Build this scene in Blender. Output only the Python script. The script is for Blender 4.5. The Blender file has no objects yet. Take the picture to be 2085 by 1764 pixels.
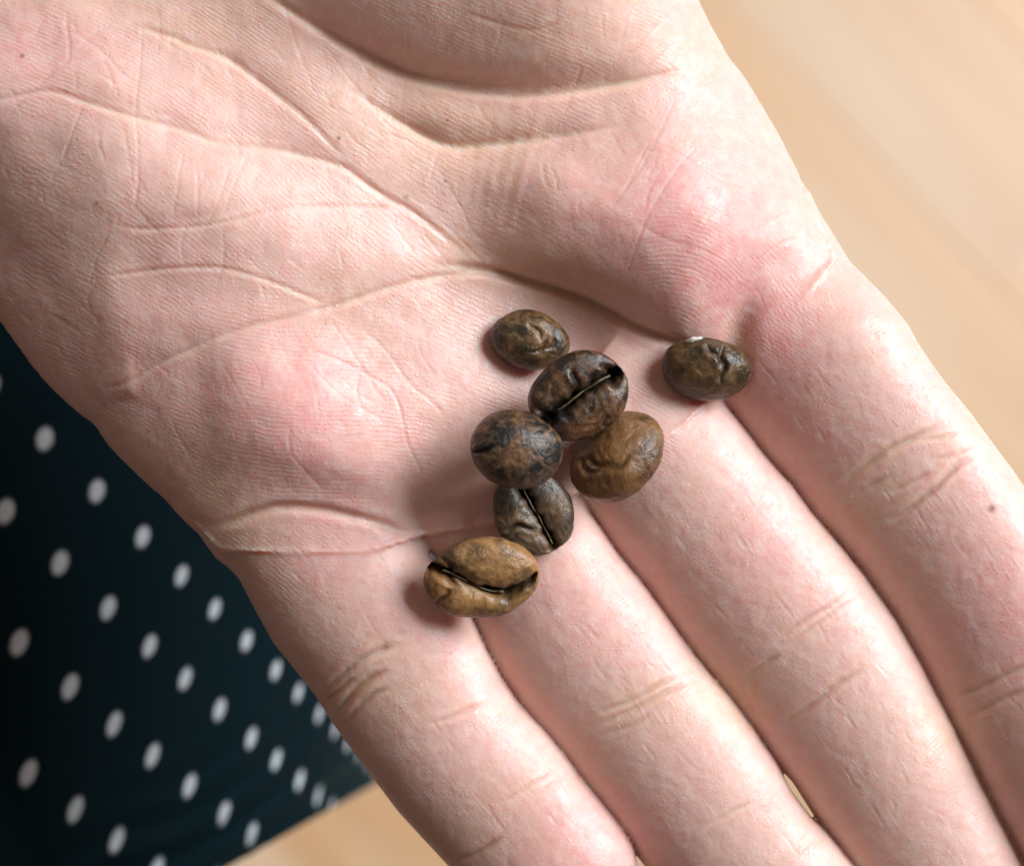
import bpy, math, random
import numpy as np
import openvdb
from mathutils import Vector, Euler, noise as mnoise

# ------------------------------------------------------------------ scale, camera, light
W, Hh = 2085.0, 1764.0                 # frame size in working units (1 unit = S metres at the palm)
CX, CY = W/2, Hh/2
S = 0.113/W
DIST = 0.25                            # camera height over the palm
DV = DIST/S
sc = bpy.context.scene
col = sc.collection
cam = bpy.data.objects.new('camera', bpy.data.cameras.new('camera'))
col.objects.link(cam); sc.camera = cam
cam.location = (0, 0, DIST)
cam.data.sensor_width = 36.0
cam.data.lens = 36.0*DIST/0.113
cam.data.clip_start = 0.01; cam.data.clip_end = 20
cam.data.dof.use_dof = True
cam.data.dof.focus_distance = DIST - 0.002
cam.data.dof.aperture_fstop = cam.data.lens/4.3
cam.data.dof.aperture_blades = 0

w = bpy.data.worlds.new('World'); sc.world = w; w.use_nodes = True
bg = w.node_tree.nodes['Background']
bg.inputs[0].default_value = (1.0, 0.75, 0.64, 1); bg.inputs[1].default_value = 0.125

def area(name, loc, target, sx, sy, power, colr):
    l = bpy.data.lights.new(name, 'AREA'); l.shape = 'RECTANGLE'; l.size = sx; l.size_y = sy
    l.energy = power; l.color = colr
    o = bpy.data.objects.new(name, l); col.objects.link(o); o.location = loc
    o.rotation_euler = (Vector(target)-Vector(loc)).to_track_quat('-Z', 'Y').to_euler()
    return o
area('window_light', (0.70, 0.44, 0.56), (0, 0, 0), 0.52, 0.58, 22.0, (0.87, 0.94, 1.0))
area('fill_light', (-0.5, 0.9, 1.3), (0, 0, -0.1), 0.9, 0.9, 1.8, (1.0, 0.86, 0.74))  # added warm fill lamp from the upper left, no real source there

sc.view_settings.view_transform = 'Standard'
sc.view_settings.look = 'None'
sc.view_settings.exposure = 0.0
sc.view_settings.gamma = 1.0
sc.cycles.use_denoising = True

rng = np.random.default_rng(7); random.seed(7)

# ------------------------------------------------------------------ helpers
def unproj(pts, z):
    """picture measurement -> place at height z (working units, y down)"""
    p = np.array(pts, float); k = (DV-z)/DV
    return np.stack([CX+(p[:, 0]-CX)*k, CY+(p[:, 1]-CY)*k], 1)
def world(x, y, z): return np.stack([(x-CX)*S, -(y-CY)*S, z*S], -1)

def spline(pts, n=8):
    P = np.array(pts, float)
    if len(P) < 3: return P
    Q = np.vstack([2*P[0]-P[1], P, 2*P[-1]-P[-2]]); out = []
    for i in range(1, len(Q)-2):
        p0, p1, p2, p3 = Q[i-1], Q[i], Q[i+1], Q[i+2]
        for t in np.linspace(0, 1, n, endpoint=False):
            out.append(0.5*((2*p1)+(-p0+p2)*t+(2*p0-5*p1+4*p2-p3)*t*t+(-p0+3*p1-3*p2+p3)*t**3))
    out.append(P[-1]); return np.array(out)

def pdist(x, y, P):
    """distance, side sign (+ = left of travel in y-down space means above for left-to-right), arc fraction"""
    best = np.full(x.shape, 1e18); sg = np.ones(x.shape); ar = np.zeros(x.shape)
    seg = np.hypot(*(P[1:]-P[:-1]).T); L = np.concatenate([[0], np.cumsum(seg)])
    for i in range(len(P)-1):
        ax, ay = P[i]; bx, by = P[i+1]; dx, dy = bx-ax, by-ay; l2 = dx*dx+dy*dy+1e-9
        t = np.clip(((x-ax)*dx+(y-ay)*dy)/l2, 0, 1)
        qx, qy = x-(ax+t*dx), y-(ay+t*dy); d = qx*qx+qy*qy
        m = d < best
        best = np.where(m, d, best); s = np.where(dx*qy-dy*qx < 0, 1.0, -1.0)
        sg = np.where(m, s, sg); ar = np.where(m, (L[i]+t*seg[i])/L[-1], ar)
    return np.sqrt(best), sg, ar

def edge_sd(x, y, P):
    """signed distance to an (extended) open curve, + on the left of travel seen with y down"""
    P = np.array(P, float)
    P = np.vstack([P[0]-(P[1]-P[0])*20, P, P[-1]+(P[-1]-P[-2])*20])
    d, s, a = pdist(x, y, P); return d*s

def sstep(a, b, v):
    t = np.clip((v-a)/(b-a), 0, 1); return t*t*(3-2*t)
def smin(a, b, k):
    h = np.maximum(k-np.abs(a-b), 0)/k; return np.minimum(a, b)-h*h*k*0.25
def gauss(x, y, cx, cy, rx, ry, deg, A):
    c, s = math.cos(math.radians(deg)), math.sin(math.radians(deg))
    u = (x-cx)*c+(y-cy)*s; v = -(x-cx)*s+(y-cy)*c
    return A*np.exp(-(u/rx)**2-(v/ry)**2)

def vnoise(x, y, scale, seed):
    r = np.random.default_rng(seed); T = r.random((64, 64))*2-1
    u, v = x/scale+500, y/scale+500
    iu, iv = np.floor(u).astype(int), np.floor(v).astype(int); fu, fv = u-iu, v-iv
    fu = fu*fu*(3-2*fu); fv = fv*fv*(3-2*fv)
    g = lambda a, b: T[a % 64, b % 64]
    return (g(iu, iv)*(1-fu)+g(iu+1, iv)*fu)*(1-fv)+(g(iu, iv+1)*(1-fu)+g(iu+1, iv+1)*fu)*fv

# ------------------------------------------------------------------ measured outlines of the hand
OUT_L = [(-560,-420),(-300,60),(-150,360),(-60,560),(0,654),(38,707),(72,755),(113,799),(154,837),(194,867),(212,895),(239,929),(290,977),
         (324,1007),(358,1041),(386,1062),(412,1074)]
OUT_R = [(1330,-330),(1385,-150),(1405,-60),(1420,0),(1448,57),(1483,118),(1518,162),(1557,227),(1588,280),(1623,349),(1642,402),(1655,441),(1676,489),(1690,535)]
A_L = [(400,1020),(437,1099),(453,1126),(488,1181),(517,1241),(554,1311),(599,1366),(643,1422),(665,1459),(691,1496),(739,1562),(771,1603),(811,1656),
       (863,1712),(911,1764),(1000,1865),(1090,1960)]
A_R = [(805,1010),(846,1088),(866,1124),(884,1152),(954,1256),(984,1322),(1016,1381),(1052,1433),(1100,1485),(1147,1541),(1179,1584),(1239,1656),(1287,1720),
       (1320,1770),(1390,1870),(1460,1960)]
B_L = [(822,1020),(850,1082),(880,1118),(900,1150),(950,1250),(984,1322),(1016,1381),(1052,1433),(1100,1485),(1147,1541),(1179,1584),(1239,1656),(1287,1720),
       (1322,1764),(1400,1880),(1560,2090),(1700,2260)]
B_R = [(1130,940),(1175,1020),(1209,1067),(1249,1127),(1305,1194),(1364,1276),(1410,1338),(1468,1408),(1516,1469),(1568,1543),(1603,1598),(1640,1652),(1668,1682),
       (1733,1764),(1810,1870),(1920,2010),(2060,2190)]
C_L = [(1150,960),(1178,1012),(1211,1067),(1251,1127),(1307,1194),(1366,1276),(1412,1338),(1470,1408),(1518,1468),(1571,1541),(1610,1590),(1648,1648),(1672,1676),
       (1735,1764),(1815,1870),(1930,2010),(2070,2190)]
C_R = [(1400,740),(1459,815),(1487,853),(1545,930),(1600,992),(1640,1048),(1690,1105),(1742,1170),(1802,1255),(1850,1340),(1900,1440),(1948,1535),(1995,1632),
       (2050,1740),(2110,1860),(2170,1980),(2260,2150)]
D_L = [(1440,760),(1465,812),(1494,851),(1551,925),(1610,986),(1652,1044),(1700,1096),(1755,1160),(1816,1250),(1870,1345),(1922,1447),(1972,1540),(2018,1632),
       (2078,1740),(2160,1860),(2240,1980),(2330,2110)]
D_R = [(1556,282),(1622,402),(1650,443),(1690,489),(1732,542),(1784,603),(1832,664),(1850,700),(1898,772),(1954,843),(1999,907),(2035,956),(2085,1036),
       (2160,1170),(2250,1330),(2340,1490),(2440,1680)]

def press(P, side, gaps=()):
    P = [list(p) for p in P]
    for i, p in enumerate(P):
        k = 6.0
        for gy_, hw, lo in gaps: k = lo+(k-lo)*(1-math.exp(-((p[1]-gy_)/hw)**2))
        p[0] += side*k; p[1] -= side*k*0.6
    return P
A_R = press(A_R, 1, [(1120, 45, 1.5)]); B_L = press(B_L, -1, [(1120, 45, 1.5)])
B_R = press(B_R, 1, [(1612, 62, -1.2)]); C_L = press(C_L, -1, [(1612, 62, -1.2)])
C_R = press(C_R, 1); D_L = press([(x-6, y+4) for x, y in D_L], -1)
# name: edges, z at base, slope of rise, base point, direction, tip distance, cap length
def unit(a): a = np.array(a, float); return a/np.hypot(*a)
FING = {
 'A': dict(L=A_L, R=A_R, z0=-125, rise=0.02, base=(640,1060), dir=unit((0.60,0.80)), tip=1060, fat=0.79),
 'B': dict(L=B_L, R=B_R, z0=-138, rise=0.05, base=(1010,1010), dir=unit((0.62,0.785)), tip=1360, fat=0.79),
 'C': dict(L=C_L, R=C_R, z0=-132, rise=0.08, base=(1300,860), dir=unit((0.61,0.79)), tip=1500, fat=0.79),
 'D': dict(L=D_L, R=D_R, z0=-108, rise=0.12, base=(1560,620), dir=unit((0.56,0.83)), tip=1400, fat=0.79),
}

# folds that carry relief: (points, lift of upper side, near width, far width)
F1 = [(470,-70),(560,0),(640,52),(740,112),(830,152),(930,176),(1050,190),(1150,185),(1250,170),(1350,150),(1440,132)]
F2 = [(700,170),(780,225),(850,270),(920,298),(1000,294),(1080,285),(1150,274),(1215,262),(1290,250)]
F4 = [(870,538),(935,543),(1000,553),(1054,568),(1105,584),(1173,606),(1230,632),(1290,665),(1345,688),(1400,706),(1460,720),(1540,735)]
L1 = [(-80,210),(0,201),(51,191),(102,184),(170,205),(273,235),(375,263),(443,287),(546,300),(614,314),(695,338),(746,375),(798,409),(832,426),(883,464),(934,505),(985,538)]
L2 = [(250,45),(324,65),(392,92),(460,116),(512,153),(563,194),(614,232),(665,283),(711,330)]
L4 = [(200,565),(330,548),(440,545),(510,560),(563,577),(631,605),(682,624)]
L5 = [(607,640),(682,622),(763,594),(805,581),(883,563),(960,556),(1010,560)]
L6 = [(190,800),(260,778),(324,741),(392,710),(443,686),(512,663),(570,650),(640,632)]
L7 = [(200,450),(280,466),(350,464),(409,461),(478,447),(580,422),(695,420),(790,423),(850,428)]
A0 = [(415,1082),(440,1074),(478,1060),(546,1036),(593,1031),(661,1038),(730,1053),(781,1068),(815,1081),(850,1100)]
DENT = [(180,842),(215,828),(252,816),(300,812)]

FOLDS = [(F1, 88, 54, 300), (F2, 44, 50, 140), (F4, 108, 56, 230), (L1, 11, 38, 110), (L2, 7, 32, 90), (A0, 26, 40, 110),
         (L5, 7, 34, 80), (L6, 6, 34, 80), (L7, 3, 24, 60), (DENT, 16, 22, 60)]

def palm_height(x, y):
    h = 18 + 0*x
    h = h + gauss(x, y, 230, 330, 430, 330, 25, 120)       # heel of the hand, little finger side
    h = h + gauss(x, y, 610, 850, 250, 165, 35, 96)        # mound below the little finger
    h = h + gauss(x, y, 880, 800, 150, 150, 40, 24)
    h = h + gauss(x, y, 1420, 420, 250, 210, 35, 120)      # mound below the index finger
    h = h + gauss(x, y, 1120, 400, 190, 90, 20, 30)
    h = h - gauss(x, y, 1530, 690, 130, 52, -62, 120) - gauss(x, y, 1600, 740, 130, 110, 0, 60)
    h = h + gauss(x, y, 1000, -90, 560, 200, 6, 190)       # ball of the thumb
    h = h - gauss(x, y, 1190, 730, 230, 130, 30, 60)       # hollow where the beans lie
    h = h - gauss(x, y, 930, 980, 120, 110, 30, 45)
    h = h + gauss(x, y, 560, 480, 260, 150, 15, 48)
    h = h + gauss(x, y, 700, 230, 180, 100, 35, 30)
    h = h - 60*(1-sstep(-60, 300, x))*sstep(150, 520, y)
    for P, A, w1, w2 in FOLDS:
        PP = spline(P, 3); d, s, a = pdist(x, y, PP)
        re_ = 0.2*np.hypot(*(PP[1:]-PP[:-1]).T).sum()
        fade = sstep(0, 0.34, a)*(1-sstep(0.72, 1, a))*(1-np.exp(-((x-PP[0, 0])**2+(y-PP[0, 1])**2)/re_**2))*(1-np.exp(-((x-PP[-1, 0])**2+(y-PP[-1, 1])**2)/re_**2))
        h = h + fade*np.where(s > 0, A*(1-np.exp(-(d/w1)))*np.exp(-(d/w2)**1.5), 0)
        h = h - fade*(0.16*A+2)*np.exp(-(d/(0.5*w1))**1.3)*np.where(s > 0, 1, 0.9)
    h = h + vnoise(x, y, 130, 3)*7 + vnoise(x, y, 60, 4)*2.5
    return h

# ------------------------------------------------------------------ hand volume
VX = 6.5
x0, x1, y0, y1, z0v, z1v = -480, 2560, -470, 2330, -420, 420
gx = np.arange(x0, x1, VX); gy = np.arange(y0, y1, VX); gz = np.arange(z0v, z1v, VX)
X, Y = np.meshgrid(gx, gy, indexing='ij')

def finger_field(f, X, Y):
    zc = f['z0']
    dl = edge_sd(X, Y, unproj(f['L'], zc)); dr = -edge_sd(X, Y, unproj(f['R'], zc))
    a = np.maximum((dl+dr)/2, 12.0); s = (dl-dr)/2
    t = (X-f['base'][0])*f['dir'][0]+(Y-f['base'][1])*f['dir'][1]
    return a, s, t

Zm = -120.0
poly = np.vstack([unproj(OUT_L, Zm), unproj([(450,1120),(600,1125),(760,1120),(846,1094),(960,1075),(1080,1050),(1172,1005),(1260,950),(1370,880),(1452,806),(1520,730),(1600,640)], -100),
                  unproj(OUT_R[::-1], Zm), [(1250,-420),(900,-440)], [(-100,-450)]])
def poly_sd(X, Y, P):
    P2 = np.vstack([P, P[:1]]); d, _, _ = pdist(X, Y, P2)
    ins = np.zeros(X.shape, bool)
    for i in range(len(P)):
        xa, ya = P2[i]; xb, yb = P2[i+1]
        if ya == yb: continue
        c = ((ya > Y) != (yb > Y)) & (X < (xb-xa)*(Y-ya)/(yb-ya)+xa); ins ^= c
    return np.where(ins, d, -d)
PD = poly_sd(X, Y, poly)
HT = palm_height(X, Y)
# rim radius: roomy along the free edges of the hand, tight along the finger roots
dro, _, _ = pdist(X, Y, np.vstack([unproj([(450,1120),(600,1120),(846,1090),(1172,1005),(1452,806),(1700,690)], -100)]))
R = 165 + 90*sstep(60, 400, dro) + gauss(X, Y, 1620, 640, 170, 170, 0, 170) + gauss(X, Y, 620, 1080, 260, 130, 0, 190)
u = np.clip(PD/R, 0, 1); cap = np.sqrt(np.maximum(1-(1-u)**2, 0))
top = Zm + (HT-Zm)*cap; bot = Zm - 210*cap
gtx, gty = np.gradient(top, VX); nrm = np.sqrt(1+np.minimum(gtx**2+gty**2, 25))
FF = {k: finger_field(f, X, Y) for k, f in FING.items()}

# knuckle shaping along each finger: (distance from base, half-length, amount)
BUL = {'A': [(380, -0.055), (760, -0.05)], 'B': [(470, -0.035), (900, -0.04)], 'C': [(560, -0.035), (1000, -0.04)], 'D': [(400, -0.035), (900, -0.04)]}
def fsec(k, t):
    f = FING[k]
    capf = np.sqrt(np.clip(1-(np.clip(t-(f['tip']-170), 0, None)/170)**2, 1e-3, 1))
    bul = 1+sum(am*2.0*np.exp(-((t-p)/60.0)**2) for p, am in BUL[k])
    zc = f['z0']+f['rise']*np.maximum(t, 0)
    return capf, bul, zc

f_roll = {'A': 0.16, 'B': 0.18, 'C': 0.18, 'D': 0.30}
vol = np.empty((len(gx), len(gy), len(gz)), np.float32)
pre = {}
for k, f in FING.items():
    a, s, t = FF[k]; capf, bul, zc = fsec(k, t)
    ae = a*capf; be = a*f['fat']*capf*bul
    zc = zc + f_roll[k]*np.clip(s, -1.2*a, 1.2*a)*sstep(-60, 160, t)     # each finger rolls a little over the next
    st = -(t+(120 if k == 'D' else 150))           # stop the finger a little way inside the palm
    pre[k] = (np.abs(s)/ae, be, zc, np.minimum(ae, be), st)
for i, z in enumerate(gz):
    fp = np.maximum(z-top, bot-z)/nrm
    fp = np.where(PD > 0, fp, np.sqrt((z-Zm)**2+PD**2))
    fp = np.maximum(fp, -PD)
    ff = None
    for k, (sa, be, zc, mn, st) in pre.items():
        n = 2.05
        r = (sa**n+(np.abs(z-zc)/be)**n)**(1/n)
        fk = np.maximum((r-1)*mn, st)
        ff = fk if ff is None else smin(ff, fk, 5)
    vol[:, :, i] = np.clip(smin(fp, ff, 70), -40, 40)
g = openvdb.FloatGrid(background=40.0)
g.copyFromArray(vol)
pv, pq = g.convertToQuads(isovalue=0.0)
del vol
V = np.stack([x0+pv[:, 0]*VX, y0+pv[:, 1]*VX, z0v+pv[:, 2]*VX], 1).astype(np.float64)

def make_mesh(name, verts, faces):
    me = bpy.data.meshes.new(name)
    verts = np.asarray(verts, np.float32); faces = np.asarray(faces, np.int32); n = faces.shape[1]
    me.vertices.add(len(verts)); me.vertices.foreach_set('co', verts.ravel())
    me.loops.add(faces.size); me.loops.foreach_set('vertex_index', faces.ravel())
    me.polygons.add(len(faces)); me.polygons.foreach_set('loop_start', np.arange(0, faces.size, n, dtype=np.int32))
    me.update(calc_edges=True); me.polygons.foreach_set('use_smooth', np.ones(len(faces), bool)); me.update()
    return me
me0 = make_mesh('hand_rough', V, pq)
ob0 = bpy.data.objects.new('hand_rough', me0); col.objects.link(ob0)
md = ob0.modifiers.new('s', 'SUBSURF'); md.levels = 1; md.render_levels = 1
dg = bpy.context.evaluated_depsgraph_get(); dg.update()
me = bpy.data.meshes.new_from_object(ob0.evaluated_get(dg)); me.name = 'hand'
bpy.data.objects.remove(ob0); bpy.data.meshes.remove(me0)
nv = len(me.vertices); co = np.empty(nv*3, np.float32); me.vertices.foreach_get('co', co); co = co.reshape(-1, 3).astype(np.float64)
nn = np.empty(nv*3, np.float32); me.vertices.foreach_get('normal', nn); nn = nn.reshape(-1, 3).astype(np.float64)
cent = co[:, 2] > 60
if (nn[cent, 2]).mean() < 0: nn = -nn
print('hand verts', nv)

# ------------------------------------------------------------------ creases and fine lines pressed into the skin
kk = DV/(DV-co[:, 2]); px = CX+(co[:, 0]-CX)*kk; py = CY+(co[:, 1]-CY)*kk      # where the measured lines fall
upf = sstep(-0.05, 0.45, nn[:, 2])
disp = np.zeros(nv); lined = np.zeros(nv)
flat = np.where(upf > 0)[0]
def crease(P, depth, width, lip=0.3, fade=0.15, wob=2.0, seed=0):
    global disp, lined
    depth = depth*0.5; lip = lip*0.5
    P = spline(P, 4)
    if wob:
        r = np.random.default_rng(seed+len(P)); P = P+np.cumsum(r.normal(0, wob*0.4, P.shape), 0)*0.5*np.sin(np.linspace(0, np.pi, len(P)))[:, None]
    m = width*5
    idx = flat[(px[flat] > P[:, 0].min()-m) & (px[flat] < P[:, 0].max()+m) & (py[flat] > P[:, 1].min()-m) & (py[flat] < P[:, 1].max()+m)]
    if len(idx) == 0: return
    d, s, a = pdist(px[idx], py[idx], P)
    fd = sstep(0, fade, a)*(1-sstep(1-fade, 1, a))
    lined[idx] = np.maximum(lined[idx], fd*np.clip(depth/5, 0, 1)*np.exp(-(d/(width*1.2))**2))
    disp[idx] += fd*depth*(-np.exp(-(d/width)**2)+lip*np.exp(-((d-2.1*width)/(1.1*width))**2))

for P, dpt, wd in [(F1, 12, 8), (F2, 7, 7), (F4, 14, 9), (L1, 8, 6), (L2, 6, 6), (L4, 5, 5), (L5, 6, 6), (L6, 6, 6), (L7, 4, 5), (A0, 14, 9)]:
    crease(P, dpt, wd)
LINES = [  # the lesser lines of the palm
 ([(283,0),(287,68),(280,150),(273,222),(281,307),(278,392),(270,443)], 3.5, 4),
 ([(171,205),(147,273),(116,341),(99,385)], 3, 4), ([(375,300),(362,362),(351,440)], 3, 4), ([(401,341),(402,390),(404,447)], 3, 4),
 ([(454,454),(450,529),(437,593)], 3, 4), ([(90,38),(78,60),(61,89)], 3, 4), ([(0,259),(25,225),(55,194),(102,154),(136,126),(140,90),(136,51),(138,0)], 5, 5),
 ([(577,10),(604,92),(631,154),(645,200)], 3, 4), ([(205,447),(240,420),(270,398)], 3, 4), ([(250,250),(262,330),(274,390)], 3, 4),
 ([(300,350),(340,340),(400,320)], 2.5, 4), ([(470,330),(440,420),(400,500)], 2.5, 4), ([(510,300),(480,370),(455,440)], 2.5, 4),
 ([(320,10),(325,60),(318,120)], 2.5, 4), ([(210,120),(225,160),(228,200)], 3, 4), ([(136,126),(170,90),(200,60)], 3, 4),
 ([(140,60),(190,90),(230,130),(270,170)], 4, 5),
 ([(729,663),(784,714),(832,785),(883,826),(917,861)], 4, 5), ([(613,707),(695,734),(764,768),(811,806),(832,891),(852,942),(865,985)], 4.5, 5),
 ([(627,738),(695,806),(784,860)], 2.5, 4), ([(671,646),(730,738),(764,790)], 3, 4), ([(450,740),(490,800),(515,850)], 2.5, 4),
 ([(505,720),(525,760),(530,800)], 2.5, 4), ([(590,920),(625,965),(660,1000)], 3, 4), ([(560,860),(600,830),(610,780)], 2.5, 4),
 ([(560,770),(575,800),(560,840)], 2, 4), ([(330,960),(360,930),(400,900)], 4, 5), ([(300,1000),(325,975),(345,945)], 3, 4),
 ([(178,590),(200,520),(225,470)], 3, 4), ([(185,640),(178,600),(200,560)], 3, 5),
 ([(380,450),(370,500),(380,560)], 2.5, 4), ([(560,575),(520,540),(490,500)], 2, 4), ([(610,480),(590,520),(560,560)], 2, 3.5),
 ([(680,30),(720,90),(760,160),(830,220)], 3, 4), ([(640,60),(690,130),(740,190),(790,250),(830,275)], 3, 4), ([(830,155),(870,210),(900,255)], 2.5, 4),
 ([(590,160),(650,210),(720,240),(800,290)], 2, 4), ([(880,330),(905,370),(940,425),(960,470)], 3, 4),
 ([(890,310),(880,370),(870,380)], 2.5, 4), ([(900,450),(940,490),(985,535)], 4, 4), ([(850,440),(880,500),(920,545)], 3, 4),
 ([(790,440),(820,490),(850,520)], 2.5, 4), 
 ([(1330,280),(1300,330),(1273,380),(1240,430)], 3.5, 4), ([(1431,284),(1374,349),(1317,437),(1290,510),(1269,577)], 4, 4.5), ([(1380,190),(1350,250),(1310,330),(1260,400)], 3.5, 4),
 ([(1470,376),(1448,428),(1420,470)], 3, 4), ([(1340,290),(1400,320),(1470,365),(1520,385),(1570,420)], 4, 5), ([(1290,300),(1360,310),(1420,325)], 2.5, 4),
 ([(1290,450),(1340,480),(1400,500),(1450,520),(1490,540)], 3.5, 4.5), ([(1270,475),(1240,500),(1200,520)], 2.5, 4), ([(1380,540),(1420,555),(1445,600)], 2.5, 4),
 ([(1480,120),(1430,170),(1390,185),(1350,180)], 4, 5), ([(1530,160),(1460,165),(1400,175)], 3, 4.5), ([(1260,100),(1280,50),(1300,0)], 4, 5),
 ([(1350,40),(1300,90),(1270,110)], 3.5, 5), ([(1150,40),(1080,60),(1010,45),(940,20)], 5, 7), ([(1380,80),(1330,130),(1280,165)], 3.5, 5),
 ([(1440,240),(1490,215),(1540,210)], 2.5, 4), ([(1500,345),(1560,330),(1600,340)], 2.5, 4), ([(1545,470),(1580,440),(1620,430)], 3, 5), ([(1530,540),(1580,500),(1640,480)], 3, 5),
 ([(1460,640),(1490,600),(1530,560),(1560,540)], 4, 6), ([(1500,560),(1540,590),(1560,640)], 2.5, 4),
]
for i, (P, dpt, wd) in enumerate(LINES): crease(P, dpt*0.6, wd*0.7, lip=0.1, wob=4.5, seed=i)
FCREASE = [
 ([(1690,1000),(1749,956),(1809,916),(1870,887),(1938,856)], 10, 7), ([(1769,1072),(1830,1049),(1890,1004),(1950,948),(2000,915)], 10, 7),
 ([(1800,1010),(1850,985),(1900,960)], 4, 6), ([(1860,900),(1910,890),(1960,880)], 4, 5), ([(1890,940),(1940,925),(1985,905)], 4, 5), ([(1720,1020),(1770,990),(1820,965)], 4, 6),
 ([(1925,1435),(1941,1426),(1996,1401),(2085,1357),(2140,1330)], 9, 7), ([(1960,1470),(2030,1430),(2100,1400)], 6, 7),
 ([(1560,1320),(1634,1267),(1688,1238),(1745,1195)], 6, 6), ([(1580,1330),(1652,1280),(1710,1240),(1760,1215)], 5, 5), ([(1570,1490),(1598,1473),(1652,1437),(1706,1394),(1770,1360)], 8, 7),
 ([(1500,1390),(1560,1350),(1600,1330)], 5, 7), ([(1200,1465),(1221,1453),(1289,1425),(1336,1397),(1395,1367)], 7, 6), ([(1195,1490),(1209,1481),(1281,1449),(1368,1405),(1420,1385)], 7, 6),
 ([(1230,1500),(1290,1475),(1330,1450)], 4, 6), ([(640,1425),(652,1417),(684,1385),(732,1346),(783,1322),(830,1310)], 11, 7), ([(668,1470),(676,1465),(712,1417),(750,1385),(800,1360)], 10, 7),
 ([(650,1440),(690,1405),(730,1375)], 7, 5), ([(690,1490),(720,1450),(760,1415),(800,1400)], 7, 6), ([(860,1480),(911,1465),(960,1445),(1000,1430)], 5, 6), ([(760,1345),(800,1300),(840,1285)], 3, 6),
 ([(900,1770),(931,1755),(970,1740),(1030,1700)], 8, 7), ([(1430,1690),(1480,1660),(1540,1630)], 4, 6),
 ([(1000,1650),(1050,1620),(1100,1590),(1150,1570)], 3, 6),
]
crease([(1470,830),(1486,750),(1502,680),(1528,615),(1568,560)], 40, 30, lip=0.0, fade=0.5, wob=0)
for i, (P, dpt, wd) in enumerate(FCREASE): crease(P, dpt*1.5, wd*0.95, lip=0.3, fade=0.35, seed=100+i)
# many short lines running along the fingers and over the heel of the hand
for k, f in FING.items():
    for _ in range(26):
        tt = rng.uniform(0, 1150); off = rng.uniform(-0.62, 0.62)
        ctr = np.array(f['base'])+f['dir']*tt+np.array([f['dir'][1], -f['dir'][0]])*off*165
        ctr = ctr+np.array([0, 20]) if k in 'BC' else ctr
        ln = rng.uniform(25, 75); dr = f['dir']+rng.normal(0, 0.10, 2)
        crease([ctr, ctr+dr*ln*0.5, ctr+dr*ln+rng.normal(0, 3, 2)], rng.uniform(1.0, 2.0), 2.8, lip=0.4, fade=0.3, wob=0)
for _ in range(110):
    c = np.array([rng.uniform(0, 1500), rng.uniform(0, 900)])
    if c[1] > 650 and c[0] > 900: continue
    an = math.radians(rng.choice([95, 45, 60, 110, 30])+rng.normal(0, 14)); ln = rng.uniform(30, 110); dr = np.array([math.cos(an), math.sin(an)])
    crease([c, c+dr*ln*0.5+rng.normal(0, 4, 2), c+dr*ln], rng.uniform(0.8, 2.0), 3.4, lip=0.5, fade=0.3, wob=0)
disp += (vnoise(px, py, 24, 11)*0.6+vnoise(px, py, 11, 12)*0.35)
co += nn*(disp*upf)[:, None]

# ------------------------------------------------------------------ skin colour zones, plus shade tints painted at creases and index flank
def blob(cx, cy, rx, ry, deg, a=1.0): return gauss(px, py, cx, cy, rx, ry, deg, a)
blush = (blob(640,840,230,170,40,.95)+blob(1400,450,230,190,35,.95)+blob(1450,600,100,70,0,.5)+blob(1580,760,110,220,-35,.9)+blob(1200,1210,110,150,-35,.55)  # blob at the index base also paints in its flank's reddish shade
         +blob(700,1180,150,110,20,.4)+blob(1180,1740,180,120,40,.8)+blob(1560,1130,130,150,-35,.55)+blob(2050,1250,120,200,-30,.7)+blob(80,90,160,110,20,.5)
         +blob(950,1380,70,120,-40,.45)+blob(300,760,170,90,30,.35)+blob(330,520,120,80,0,.35)+blob(880,880,120,150,0,.3))
ochre = (blob(900,270,280,80,10,.8)+blob(1080,540,200,70,15,.7)+blob(1150,60,330,110,0,.45)+blob(700,610,200,90,0,.4)+blob(450,60,300,90,15,.5)+blob(1500,1420,110,80,-35,.8)
         +blob(1760,1020,110,60,-35,.6)+blob(780,1390,110,70,-30,.7)+blob(1250,1450,110,60,-30,.6)+blob(960,1640,130,80,-30,.4)+blob(400,1000,200,80,40,.6)+blob(1950,1480,90,80,0,.5))
var = vnoise(px, py, 90, 21)*.16+vnoise(px, py, 40, 22)*.10+vnoise(px, py, 18, 23)*.06
blush = np.clip(blush+var+0.25*lined, 0, 1.3); ochre = np.clip(ochre-var*.8+0.75*lined, 0, 1.4)  # creases: naturally redder skin, plus crease shade painted in as ochre
speck = np.zeros(nv)
for (sx, sy, r, a) in [(2020,1036,8,.8),(45,113,4,.9),(690,281,4,.9),(910,245,3,.8),(827,401,5,.5),(196,414,4,.6),(907,369,3,.7),(785,1306,6,.35),(1482,1129,4,.4),(300,880,4,.4)]:
    speck += a*np.exp(-((px-sx)**2+(py-sy)**2)/r**2)
fw = np.zeros(nv); fu = np.zeros(nv); fvv = np.zeros(nv)
for k, f in FING.items():
    a, s, t = finger_field(f, co[:, 0], co[:, 1])
    wgt = sstep(60, 200, t)*(np.abs(s) < a); fw = np.maximum(fw, wgt)
    fu = np.where(wgt > 0, t, fu); fvv = np.where(wgt > 0, s, fvv)
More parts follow.
